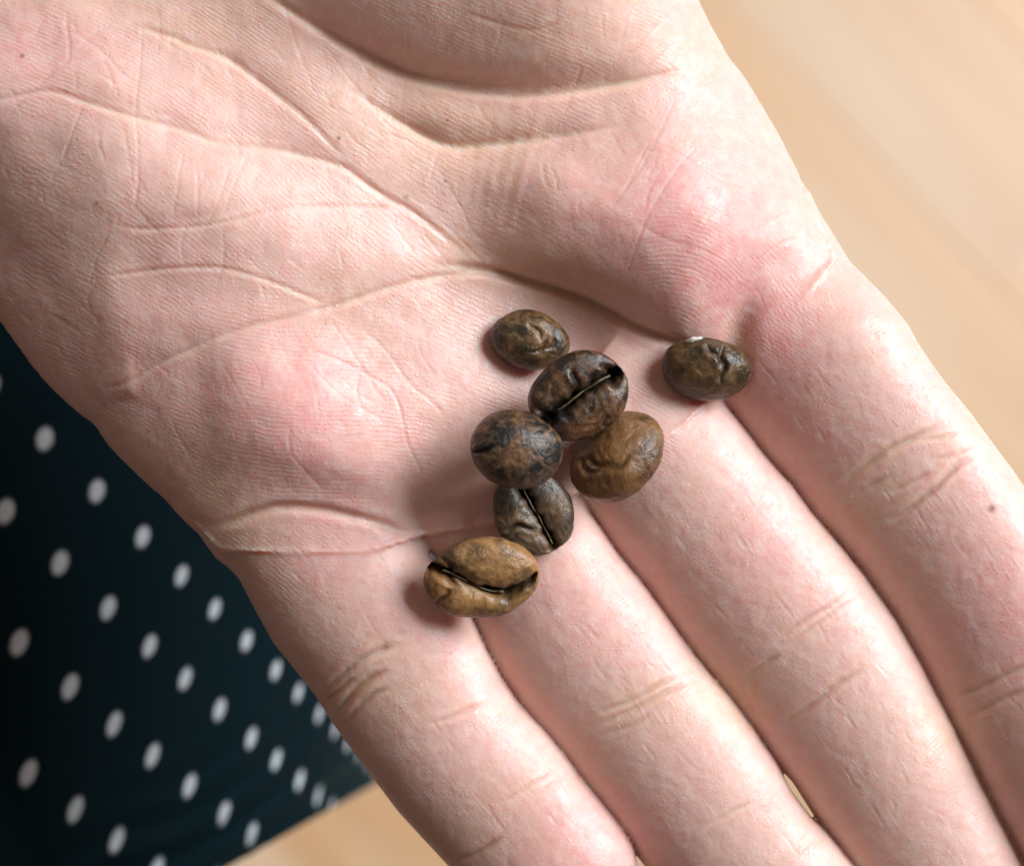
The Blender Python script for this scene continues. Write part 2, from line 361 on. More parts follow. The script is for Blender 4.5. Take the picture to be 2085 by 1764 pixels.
# ridge direction fields (distance-like phases, in working units)
ph1 = 0.52*px*-1+0.85*py + 22*np.sin(px/170)+18*np.sin(py/140)
ph2 = np.hypot(px-1330, py-760)*1.0 + 10*np.sin(px/60)
ph3 = 0.22*px*-1+0.97*py + 26*np.sin(px/130+1)
w2 = np.clip(blob(1420,480,260,230,0,1.3), 0, 1); w3 = np.clip(blob(640,830,300,240,30,1.5), 0, 1)*(1-w2); w1 = (1-w2)*(1-w3)*(1-fw)
def fattr(name, arr):
    at = me.attributes.new(name, 'FLOAT', 'POINT'); at.data.foreach_set('value', arr.astype(np.float32))
def vattr(name, a, b, c):
    at = me.attributes.new(name, 'FLOAT_VECTOR', 'POINT'); at.data.foreach_set('vector', np.stack([a, b, c], 1).astype(np.float32).ravel())
vattr('tone', blush, ochre, speck); vattr('phase', ph1, ph2, ph3); vattr('zone', w1*(1-fw), w2*(1-fw), w3*(1-fw)); vattr('fing', fu, fvv, fw)

# flip to world space
wv = world(co[:, 0], co[:, 1], co[:, 2])
me.vertices.foreach_set('co', wv.astype(np.float32).ravel()); me.update()
def fix_normals(me):
    nf = len(me.polygons); n = np.empty(nf*3, np.float32); c = np.empty(nf*3, np.float32)
    me.polygons.foreach_get('normal', n); me.polygons.foreach_get('center', c)
    n = n.reshape(-1, 3); c = c.reshape(-1, 3); hi = c[:, 2] > c[:, 2].mean()
    if n[hi, 2].mean() < 0: me.flip_normals()
    me.update()
# top height map for resting the beans
HMX = 3.0; hx0, hy0, hnx, hny = 700, 500, 300, 260
hm = np.full((hnx, hny), -1e9)
sel = (co[:, 0] > hx0) & (co[:, 0] < hx0+hnx*HMX-1) & (co[:, 1] > hy0) & (co[:, 1] < hy0+hny*HMX-1)
np.maximum.at(hm, (((co[sel, 0]-hx0)/HMX).astype(int), ((co[sel, 1]-hy0)/HMX).astype(int)), co[sel, 2])
for _ in range(4):
    p = np.pad(hm, 1, constant_values=-1e9); nb = np.max([p[:-2, 1:-1], p[2:, 1:-1], p[1:-1, :-2], p[1:-1, 2:]], 0)
    hm = np.where(hm < -1e8, nb, hm)

# ------------------------------------------------------------------ node helper
class NT:
    def __init__(s, name):
        s.m = bpy.data.materials.new(name); s.m.use_nodes = True; s.t = s.m.node_tree; s.n = s.t.nodes
        s.b = s.n['Principled BSDF']
    def new(s, typ, **kw):
        n = s.n.new(typ)
        for k, v in kw.items():
            if k.startswith('i_'):
                key = k[2:]; key = int(key) if key.isdigit() else key.replace('_', ' ')
                if hasattr(v, 'is_linked') or hasattr(v, 'links'): s.t.links.new(v, n.inputs[key])
                else: n.inputs[key].default_value = v
            else: setattr(n, k, v)
        return n
    def link(s, a, b): s.t.links.new(a, b)
    def math(s, op, a, b=None, c=None):
        n = s.n.new('ShaderNodeMath'); n.operation = op
        for i, v in enumerate((a, b, c)):
            if v is None: continue
            if hasattr(v, 'links'): s.t.links.new(v, n.inputs[i])
            else: n.inputs[i].default_value = v
        return n.outputs[0]
    def mix(s, f, a, b, mode='MIX'):
        n = s.n.new('ShaderNodeMix'); n.data_type = 'RGBA'; n.blend_type = mode
        for v, inp in ((f, n.inputs[0]), (a, n.inputs[6]), (b, n.inputs[7])):
            if hasattr(v, 'links'): s.t.links.new(v, inp)
            elif isinstance(v, tuple): inp.default_value = (*v, 1) if len(v) == 3 else v
            else: inp.default_value = v
        return n.outputs[2]
    def ramp(s, f, stops, interp='LINEAR'):
        n = s.n.new('ShaderNodeValToRGB'); s.t.links.new(f, n.inputs[0]); n.color_ramp.interpolation = interp
        e = n.color_ramp.elements
        while len(e) < len(stops): e.new(0.5)
        for i, (p, c) in enumerate(stops):
            e[i].position = p; e[i].color = (c, c, c, 1) if not isinstance(c, tuple) else (*c, 1)
        return n.outputs[0]

# ------------------------------------------------------------------ skin
def skin_material():
    m = NT('skin'); b = m.b
    tone = m.new('ShaderNodeAttribute', attribute_name='tone').outputs['Vector']
    ph = m.new('ShaderNodeAttribute', attribute_name='phase').outputs['Vector']
    zn = m.new('ShaderNodeAttribute', attribute_name='zone').outputs['Vector']
    fg = m.new('ShaderNodeAttribute', attribute_name='fing').outputs['Vector']
    sx = lambda v: m.new('ShaderNodeSeparateXYZ', i_0=v).outputs
    T, P, Z, F = sx(tone), sx(ph), sx(zn), sx(fg)
    obj = m.new('ShaderNodeTexCoord').outputs['Object']
    co_v = m.new('ShaderNodeVectorMath', operation='SCALE', i_0=obj, i_Scale=1/S).outputs[0]      # back to working units
    mott = m.new('ShaderNodeTexNoise', i_Vector=co_v, i_Scale=1/28, i_Detail=4.0, i_Roughness=0.6).outputs[0]
    fine = m.new('ShaderNodeTexNoise', i_Vector=co_v, i_Scale=1/7, i_Detail=3.0).outputs[0]
    c = m.mix(m.math('MULTIPLY', T[0], 0.72), (0.72, 0.46, 0.39), (0.75, 0.335, 0.325))
    c = m.mix(m.math('MULTIPLY', T[1], 0.75), c, (0.66, 0.42, 0.27))
    c = m.mix(m.ramp(mott, [(0.38, 0.0), (0.66, 0.55)]), c, (0.76, 0.56, 0.50))
    c = m.mix(m.math('MULTIPLY', fine, 0.12), c, (0.55, 0.27, 0.20))
    c = m.mix(T[2], c, (0.16, 0.05, 0.03))
    m.link(c, b.inputs['Base Color'])
    b.inputs['Subsurface Weight'].default_value = 1.0
    b.inputs['Subsurface Radius'].default_value = (1.0, 0.32, 0.16)
    b.inputs['Subsurface Scale'].default_value = 0.0021
    b.inputs['IOR'].default_value = 1.45
    b.inputs['Specular IOR Level'].default_value = 0.5
    rg = m.ramp(m.new('ShaderNodeTexNoise', i_Vector=co_v, i_Scale=1/16, i_Detail=3.0).outputs[0], [(0.3, 0.37), (0.7, 0.54)])
    m.link(rg, b.inputs['Roughness'])
    # papillary ridges: three direction fields on the palm, one across the fingers
    dist = m.math('MULTIPLY', m.math('SUBTRACT', m.new('ShaderNodeTexNoise', i_Vector=co_v, i_Scale=1/35, i_Detail=2.0).outputs[0], 0.5), 14.0)
    def ridge(p, per): return m.math('SINE', m.math('MULTIPLY', m.math('ADD', p, dist), 2*math.pi/per))
    r = m.math('MULTIPLY', ridge(P[0], 9.0), Z[0])
    r = m.math('ADD', r, m.math('MULTIPLY', ridge(P[1], 9.5), Z[1]))
    r = m.math('ADD', r, m.math('MULTIPLY', ridge(P[2], 9.0), Z[2]))
    r = m.math('ADD', r, m.math('MULTIPLY', ridge(F[0], 9.5), m.math('MULTIPLY', F[2], 0.6)))
    # beads of sheen and tiny flexure cells
    vor = m.new('ShaderNodeTexVoronoi', i_Vector=co_v, i_Scale=1/11.0, i_Randomness=1.0).outputs['Distance']
    vor2 = m.new('ShaderNodeTexVoronoi', feature='DISTANCE_TO_EDGE', i_Vector=co_v, i_Scale=1/19.0, i_Randomness=1.0).outputs['Distance']
    lng = m.new('ShaderNodeCombineXYZ', i_0=m.math('MULTIPLY', F[0], 1/60.0), i_1=m.math('MULTIPLY', F[1], 1/7.0)).outputs[0]
    ln = m.new('ShaderNodeTexNoise', i_Vector=lng, i_Scale=1.0, i_Detail=2.0).outputs[0]
    amp = m.ramp(m.new('ShaderNodeTexNoise', i_Vector=co_v, i_Scale=1/90, i_Detail=2.0).outputs[0], [(0.40, 0.12), (0.62, 1.15)])
    h = m.math('MULTIPLY', m.math('MULTIPLY', r, amp), 0.15)
    h = m.math('ADD', h, m.math('MULTIPLY', vor, -0.32))
    h = m.math('ADD', h, m.math('MULTIPLY', m.math('MULTIPLY', m.math('MINIMUM', vor2, 0.08), 2.6), m.math('SUBTRACT', 1.0, m.math('MULTIPLY', F[2], 0.75))))
    h = m.math('ADD', h, m.math('MULTIPLY', fine, 0.5))
    h = m.math('ADD', h, m.math('MULTIPLY', m.math('MULTIPLY', m.ramp(ln, [(0.60, 0.0), (0.70, 1.0)]), F[2]), m.math('MULTIPLY', amp, 0.36)))
    bead_v = m.new('ShaderNodeTexVoronoi', i_Vector=co_v, i_Scale=1/8.5, i_Randomness=0.9).outputs['Distance']
    pat = m.ramp(m.new('ShaderNodeTexNoise', i_Vector=co_v, i_Scale=1/70, i_Detail=3.0).outputs[0], [(0.44, 0.0), (0.58, 1.0)])
    bead = m.math('MULTIPLY', m.math('MULTIPLY', m.ramp(bead_v, [(0.18, 1.0), (0.42, 0.0)]), m.math('ADD', m.math('MULTIPLY', r, 0.6), 0.45)), pat)
    tiny = m.new('ShaderNodeTexNoise', i_Vector=co_v, i_Scale=1/4.2, i_Detail=1.0).outputs[0]
    h = m.math('ADD', h, m.math('ADD', m.math('MULTIPLY', bead, 0.75), m.math('MULTIPLY', tiny, 0.27)))
    m.link(m.mix(m.math('MULTIPLY', bead, 0.9), rg, (0.2, 0.2, 0.2)), b.inputs['Roughness'])
    bump = m.new('ShaderNodeBump', i_Strength=1.0, i_Distance=S*1.0, i_Height=h)
    m.link(bump.outputs[0], b.inputs['Normal'])
    return m.m
me.materials.clear(); me.materials.append(skin_material())
fix_normals(me)

# ------------------------------------------------------------------ person: hand and skirt
person = bpy.data.objects.new('person', None); col.objects.link(person)
person['label'] = "open left hand held palm up over a dark polka-dot skirt, holding seven roasted coffee beans"
person['category'] = 'person'
hand = bpy.data.objects.new('hand', me); col.objects.link(hand); hand.parent = person
hand['label'] = 'pale open palm with four fingers together, lined skin and pink mounds'

def skirt():
    # lattice of dots measured in the picture; cloth curves down and away towards the lower right
    F = np.array([0,151,283,395,490,582,667,731,792,838,876,908,935,958,977,993,1006])
    e1 = unit((0.706, 0.708)); base = np.array([92.0, 893.0])
    def A(i):
        a = np.where(i < 0, i*156.0, np.interp(i, np.arange(len(F)), F)); return base+np.stack([a, a], -1)*e1
    def Rv(i): ii = np.clip(i, -4, 9); return np.stack([-80+5.0*ii, 148-1.6*ii], -1)
    cj = lambda j: np.interp(j, [-12,-2,-1,0,1,2,3,4,12], [-9.6,-1.75,-0.9,0,1,2.11,3.33,4.6,15])
    zi = np.concatenate([[0], np.cumsum(np.sqrt(np.maximum(165.0**2-np.diff(F)**2, 0)))])*0.9
    ni, nj = 150, 150
    I = np.linspace(-6, 15.5, ni); J = np.linspace(-9, 8, nj); I, J = np.meshgrid(I, J, indexing='ij')
    P = A(I)+cj(J)[..., None]*Rv(I)
    z = -1150-np.where(I < 0, 0, np.interp(I, np.arange(len(F)), zi))+np.clip(cj(J), -5, 5)*55
    z = z+18*np.sin(I*0.9+J*0.7)
    # hem with gathered folds
    hd = ((P[..., 0]-470)*0.49+(P[..., 1]-1764)*0.87)      # distance past the hem line (positive = beyond)
    z = z+np.exp(-(hd/170)**2)*34*np.sin(hd/11.0+2*np.sin(P[..., 0]/90))
    k = (DV-z)/DV; x = CX+(P[..., 0]-CX)*k; y = CY+(P[..., 1]-CY)*k
    # clip: pull everything past the hem back onto it, dropping downwards
    over = np.maximum(hd, 0); x = x-over*0.49*k; y = y-over*0.87*k; z = z-over*0.8
    v = world(x, y, z).reshape(-1, 3)
    idx = np.arange(ni*nj).reshape(ni, nj)
    f = np.stack([idx[:-1, :-1], idx[:-1, 1:], idx[1:, 1:], idx[1:, :-1]], -1).reshape(-1, 4)
    keep = ~((P[:-1, :-1, 0] > 1150).reshape(-1)) & ~((hd[:-1, :-1] > 260).reshape(-1))
    f = f[keep]
    ms = make_mesh('skirt', v, f); 
    uvd = np.stack([I, J], -1).reshape(-1, 2)
    at = ms.attributes.new('lattice', 'FLOAT_VECTOR', 'POINT'); at.data.foreach_set('vector', np.concatenate([uvd, np.zeros((len(uvd), 1))], 1).astype(np.float32).ravel())
    fix_normals(ms)
    m = NT('polka_dot_cloth'); b = m.b
    la = m.new('ShaderNodeSeparateXYZ', i_0=m.new('ShaderNodeAttribute', attribute_name='lattice').outputs['Vector']).outputs
    fr = lambda s: m.math('SUBTRACT', s, m.math('ROUND', s))
    al, be = fr(la[0]), fr(la[1])
    # ellipse axes in lattice coordinates: long (-.0355,-.133), short (.1097,-.0477)
    a1, b1, a2, b2 = -0.0355, -0.133, 0.1097, -0.0477; det = a1*b2-a2*b1
    p = m.math('DIVIDE', m.math('SUBTRACT', m.math('MULTIPLY', al, b2), m.math('MULTIPLY', be, a2)), det)
    q = m.math('DIVIDE', m.math('SUBTRACT', m.math('MULTIPLY', be, a1), m.math('MULTIPLY', al, b1)), det)
    rr = m.math('SQRT', m.math('ADD', m.math('MULTIPLY', p, p), m.math('MULTIPLY', q, q)))
    mask = m.ramp(m.math('MULTIPLY', rr, 0.5), [(0.38, 1.0), (0.60, 0.0)])
    oc = m.new('ShaderNodeTexCoord').outputs['Object']
    wv_ = m.new('ShaderNodeTexNoise', i_Vector=oc, i_Scale=900.0, i_Detail=2.0).outputs[0]
    m.link(m.mix(mask, (0.0010, 0.0100, 0.0140), m.mix(wv_, (0.42, 0.47, 0.50), (0.62, 0.66, 0.68))), b.inputs['Base Color'])
    b.inputs['Roughness'].default_value = 0.75; b.inputs['Specular IOR Level'].default_value = 0.08
    b.inputs['Sheen Weight'].default_value = 0.4; b.inputs['Sheen Roughness'].default_value = 0.2; b.inputs['Sheen Tint'].default_value = (0.10, 0.75, 0.85, 1)
    bump = m.new('ShaderNodeBump', i_Strength=0.4, i_Distance=0.0003, i_Height=wv_); m.link(bump.outputs[0], b.inputs['Normal'])
    ms.materials.append(m.m)
    o = bpy.data.objects.new('skirt', ms); col.objects.link(o); o.parent = person
    o['label'] = 'near-black navy skirt printed with rows of small white dots'
    sd = o.modifiers.new('thickness', 'SOLIDIFY'); sd.thickness = 0.0006; sd.offset = -1
skirt()

# ------------------------------------------------------------------ floor of pale wood planks
def floor():
    zf = -0.60
    m = NT('pale_wood'); b = m.b
    oi = m.new('ShaderNodeObjectInfo').outputs['Random']
    oc = m.new('ShaderNodeTexCoord').outputs['Object']
    off = m.new('ShaderNodeCombineXYZ', i_2=m.math('MULTIPLY', oi, 30.0)).outputs[0]
    vv = m.new('ShaderNodeVectorMath', operation='ADD', i_0=oc, i_1=off).outputs[0]
    st = m.new('ShaderNodeMapping', i_Vector=vv, i_Scale=(2.2, 34.0, 34.0)).outputs[0]
    gr = m.new('ShaderNodeTexNoise', i_Vector=st, i_Scale=1.0, i_Detail=5.0, i_Roughness=0.6, i_Distortion=0.6).outputs[0]
    glare = m.new('ShaderNodeTexNoise', i_Vector=m.new('ShaderNodeMapping', i_Vector=vv, i_Scale=(3, 14, 14)).outputs[0], i_Scale=1.0, i_Detail=2.0).outputs[0]
    c = m.mix(m.ramp(gr, [(0.3, 0.0), (0.7, 1.0)]), (0.74, 0.38, 0.18), (0.93, 0.60, 0.33))
    c = m.mix(m.ramp(glare, [(0.35, 0.0), (0.65, 0.8)]), c, (0.96, 0.76, 0.56))  # broad pale streaks paint floor glare into the wood colour
    c = m.mix(m.math('MULTIPLY', oi, 0.5), c, (0.64, 0.38, 0.20))
    m.link(c, b.inputs['Base Color']); b.inputs['Roughness'].default_value = 0.38
    bump = m.new('ShaderNodeBump', i_Strength=0.3, i_Distance=0.0006, i_Height=gr); m.link(bump.outputs[0], b.inputs['Normal'])
    fm = bpy.data.objects.new('floor', make_mesh('subfloor', [(-3,-3,zf-.03),(3,-3,zf-.03),(3,3,zf-.03),(-3,3,zf-.03)], [(0,1,2,3)]))
    dk = NT('floor_base'); dk.b.inputs['Base Color'].default_value = (0.12, 0.07, 0.04, 1); fm.data.materials.append(dk.m)
    fm['kind'] = 'structure'; col.objects.link(fm)
    # one plank with eased edges
    Lp, Wp, Tp, e = 0.9, 0.068, 0.018, 0.0004
    prof = [(-Wp/2, 0), (-Wp/2, Tp-e), (-Wp/2+e, Tp), (Wp/2-e, Tp), (Wp/2, Tp-e), (Wp/2, 0)]
    vs = [(-Lp/2, y, z) for y, z in prof]+[(Lp/2, y, z) for y, z in prof]
    import bmesh
    bm = bmesh.new(); bv = [bm.verts.new(v) for v in vs]; n = len(prof)
    for i in range(n): bm.faces.new((bv[i], bv[(i+1) % n], bv[n+(i+1) % n], bv[n+i]))
    bm.faces.new(bv[:n][::-1]); bm.faces.new(bv[n:]); bmesh.ops.recalc_face_normals(bm, faces=bm.faces)
    pm = bpy.data.meshes.new('plank'); bm.to_mesh(pm); bm.free(); pm.materials.append(m.m)
    ang = math.radians(-47); ca, sa = math.cos(ang), math.sin(ang)
    for r in range(-11, 12):
        o0 = random.uniform(-0.4, 0.4)
        for q in range(-1, 2):
            u_, v_ = q*(Lp+0.0001)+o0, r*(Wp+0.0001)
            o = bpy.data.objects.new('plank', pm); col.objects.link(o); o.parent = fm
            o.location = (u_*ca-v_*sa, u_*sa+v_*ca, zf-0.018-0.0003*random.random()); o.rotation_euler = (0, 0, ang)
floor()

# ------------------------------------------------------------------ coffee beans
def bean_material(name, dark, mid, light, amt, seed, scale=1.0):
    m = NT(name); b = m.b
    oc = m.new('ShaderNodeTexCoord').outputs['Object']
    v = m.new('ShaderNodeMapping', i_Vector=oc, i_Scale=(1/S, 1/S, 1/S), i_Location=(seed*91.0, seed*37.0, 0)).outputs[0]
    n1 = m.new('ShaderNodeTexNoise', i_Vector=v, i_Scale=0.013*scale, i_Detail=4.0, i_Roughness=0.6, i_Distortion=0.5).outputs[0]
    n2 = m.new('ShaderNodeTexNoise', i_Vector=v, i_Scale=0.036*scale, i_Detail=4.0, i_Roughness=0.55, i_Distortion=1.2).outputs[0]
    n3 = m.new('ShaderNodeTexNoise', i_Vector=v, i_Scale=0.35, i_Detail=3.0).outputs[0]
    c = m.mix(m.ramp(n1, [(0.50-amt, 0.0), (0.68-amt, 1.0)]), dark, mid)
    c = m.mix(m.ramp(n2, [(0.44, 0.0), (0.80, 0.6)]), c, light)
    c = m.mix(m.ramp(n3, [(0.60, 0.0), (0.78, 0.45)]), c, tuple(x*0.35 for x in dark))
    cav = m.new('ShaderNodeAttribute', attribute_name='groove_dark').outputs['Fac']
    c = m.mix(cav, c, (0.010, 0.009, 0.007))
    m.link(c, b.inputs['Base Color'])
    m.link(m.ramp(n2, [(0.3, 0.26), (0.7, 0.42)]), b.inputs['Roughness'])
    b.inputs['Specular IOR Level'].default_value = 0.5
    h = m.math('ADD', m.math('MULTIPLY', n2, 4.0), m.math('MULTIPLY', n3, 2.2))
    bump = m.new('ShaderNodeBump', i_Strength=0.8, i_Distance=S*0.7, i_Height=h); m.link(bump.outputs[0], b.inputs['Normal'])
    return m.m
def chaff_material(name, c1, c2):
    m = NT(name); v = m.new('ShaderNodeMapping', i_Vector=m.new('ShaderNodeTexCoord').outputs['Object'], i_Scale=(1/S, 1/S, 1/S)).outputs[0]
    n = m.new('ShaderNodeTexNoise', i_Vector=v, i_Scale=0.16, i_Detail=4.0).outputs[0]
    m.link(m.mix(m.ramp(n, [(0.35, 0.0), (0.65, 1.0)]), c1, c2), m.b.inputs['Base Color']); m.b.inputs['Roughness'].default_value = 0.5
    return m.m
CH = chaff_material('silverskin_tan', (0.030, 0.021, 0.008), (0.17, 0.12, 0.052))
CHW = chaff_material('silverskin_pale', (0.45, 0.38, 0.30), (0.80, 0.75, 0.70))

def slit_y(x, sp): return sp['off']+sp['amp']*np.sin(sp['frq']*x+sp['ph'])
def bean_mesh(a, b, cd, cf, sp, seed, wr=1.0, folds=()):
    """a, b half length and half width; cd dome depth (-z), cf flat-side height (+z). Slit along x on the +z side."""
    nu, nvv = 176, 120
    th = np.linspace(0, math.pi, nvv+1)[1:-1]; ph = np.linspace(0, 2*math.pi, nu, endpoint=False)
    TH, PH = np.meshgrid(th, ph, indexing='ij')
    # poles on the x axis so the slit gets an even grid
    x = np.cos(TH); y = np.sin(TH)*np.cos(PH); z = np.sin(TH)*np.sin(PH)
    ys = y
    zf = np.where(z > 0, cf*np.sqrt(np.clip(z, 0, 1))*0.9+cf*0.25*z, cd*z)
    lob = np.where(z > 0, z, 0)
    yc = slit_y(x, sp)+0.018*np.sin(x*13+seed)+0.012*np.sin(x*29+2*seed); dy = ys-yc
    rim = np.clip(1-(x*x), 0, 1)**0.35
    zf = zf-lob**0.6*cf*0.35*np.exp(-(dy/0.30)**2)                      # valley between the two lobes
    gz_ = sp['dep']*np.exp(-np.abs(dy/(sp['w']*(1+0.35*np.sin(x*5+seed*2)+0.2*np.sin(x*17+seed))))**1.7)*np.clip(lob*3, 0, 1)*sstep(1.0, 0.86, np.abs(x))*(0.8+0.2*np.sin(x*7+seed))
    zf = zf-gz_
    groove_dark = np.clip(gz_/max(sp['dep'], 1e-6)*1.1+0.55*np.exp(-(dy/0.22)**2)*np.clip(lob*3, 0, 1)*sstep(1.0, 0.8, np.abs(x))*(sp['dep'] > 36), 0, 1)  # darker tone in the slit groove, and around the deepest slit
    fx, fy, fz = x*a, ys*b, zf
    r0 = 1.0
    # puckers, wrinkles
    N = np.stack([x/a, ys/b, np.where(z > 0, z/cf, z/cd)], -1); N /= np.linalg.norm(N, axis=-1, keepdims=True)
    Pn = np.stack([fx, fy, fz], -1); sh = Pn.shape
    D = np.zeros(sh[:2]); 
    for ii in range(sh[0]):
        for jj in range(sh[1]):
            q = Pn[ii, jj]
            v1 = mnoise.noise(Vector((q[0]*0.016+seed*7, q[1]*0.016, q[2]*0.016)))
            v2 = mnoise.noise(Vector((q[0]*0.045+v1*1.5, q[1]*0.07+seed*3, q[2]*0.06)))
            v3 = mnoise.noise(Vector((q[0]*0.11+v2, q[1]*0.16, q[2]*0.13+seed)))
            D[ii, jj] = v1*5.0+(-abs(v2)*2.2+0.7)*wr+(-abs(v3)*0.6)*wr
    D *= (1-0.8*groove_dark)
    for (cx_, cy_, sx_, ang, dep_, side) in folds:      # creases that fold across the bean (unit-sphere coordinates)
        c_, s_ = math.cos(ang), math.sin(ang); uu = (x-cx_)*c_+(ys-cy_)*s_; vv_ = -(x-cx_)*s_+(ys-cy_)*c_
        vv_ = vv_+0.06*np.sin(uu*9+seed)
        msk = np.exp(-(uu/sx_)**4)*np.where(z*side > 0, np.clip(np.abs(z)*3, 0, 1), 0)
        gg = np.exp(-(vv_/0.055)**2)*msk; D -= dep_*gg; D += 0.35*dep_*np.exp(-((vv_-0.14)/0.09)**2)*msk; groove_dark = np.maximum(groove_dark, 0.75*gg*min(1, dep_/10))  # fold grooves take the darker tone too
    Pn = Pn+N*D[..., None]
    vs = list(Pn.reshape(-1, 3)); n0 = len(vs)
    vs.append(Pn[0].mean(0)+np.array([0.8, 0, 0])); vs.append(Pn[-1].mean(0)-np.array([0.8, 0, 0])); vs = np.array(vs)
    R_, C_ = sh[0], sh[1]; idx = np.arange(R_*C_).reshape(R_, C_)
    q = np.stack([idx[:-1], idx[1:], np.roll(idx[1:], -1, 1), np.roll(idx[:-1], -1, 1)], -1).reshape(-1, 4).tolist()
    faces = q+[(n0, idx[0, j], idx[0, (j+1) % C_]) for j in range(C_)]+[(n0+1, idx[-1, (j+1) % C_], idx[-1, j]) for j in range(C_)]
    ch = np.concatenate([groove_dark.ravel(), [0.2, 0.2]])
    return vs, faces, ch

def build(name, vs, faces, mat, groove_dark=None):
    mm = bpy.data.meshes.new(name); mm.from_pydata((np.asarray(vs)*np.array([S, S, S])).tolist(), [], [tuple(int(k) for k in f) for f in faces]); 
    mm.polygons.foreach_set('use_smooth', np.ones(len(mm.polygons), bool))
    if groove_dark is not None:
        at = mm.attributes.new('groove_dark', 'FLOAT', 'POINT'); at.data.foreach_set('value', groove_dark.astype(np.float32))
    import bmesh
    bm = bmesh.new(); bm.from_mesh(mm); bmesh.ops.recalc_face_normals(bm, faces=bm.faces); bm.to_mesh(mm); bm.free()
    mm.materials.append(mat); mm.update(); return mm

def ribbon(a, b, sp, x0_, x1_, z_, hgt, seed, wid=3.0):
    """curled papery strip standing in the slit"""
    n = 46; xs = np.linspace(x0_, x1_, n); vs = []
    for i, xx in enumerate(xs):
        fade = math.sin(math.pi*(i+0.5)/n)**0.4
        yy = slit_y(xx, sp)*b+1.8*mnoise.noise(Vector((xx*3, seed, 0)))
        hh = z_+hgt*fade*(0.75+0.9*mnoise.noise(Vector((xx*3.2, seed*2, 1))))
        lean = 1.8*mnoise.noise(Vector((xx*5, seed, 3)))
        for (dy_, zz) in ((-wid*0.5, z_-12), (-wid*0.5+lean, hh), (wid*0.5+lean, hh+0.8), (wid*0.5, z_-12)):
            vs.append((xx*a, yy+dy_, zz))
    f = []
    for i in range(n-1):
        for k in range(4):
            f.append((i*4+k, i*4+(k+1) % 4, i*4+4+(k+1) % 4, i*4+4+k))
    f += [(0, 1, 2, 3), ((n-1)*4+3, (n-1)*4+2, (n-1)*4+1, (n-1)*4)]
    return vs, f

def smap_put(P):
    ix = ((P[:, 0]-hx0)/HMX).astype(int); iy = ((P[:, 1]-hy0)/HMX).astype(int)
    ok = (ix >= 0) & (iy >= 0) & (ix < hnx) & (iy < hny); np.maximum.at(hm, (ix[ok], iy[ok]), P[ok, 2])

SP = lambda off=0.0, amp=0.05, frq=2.5, ph=0.0, dep=24, w=0.06: dict(off=off, amp=amp, frq=frq, ph=ph, dep=dep, w=w)
DK, MD, LT = (0.030, 0.020, 0.012), (0.105, 0.055, 0.024), (0.23, 0.125, 0.055)
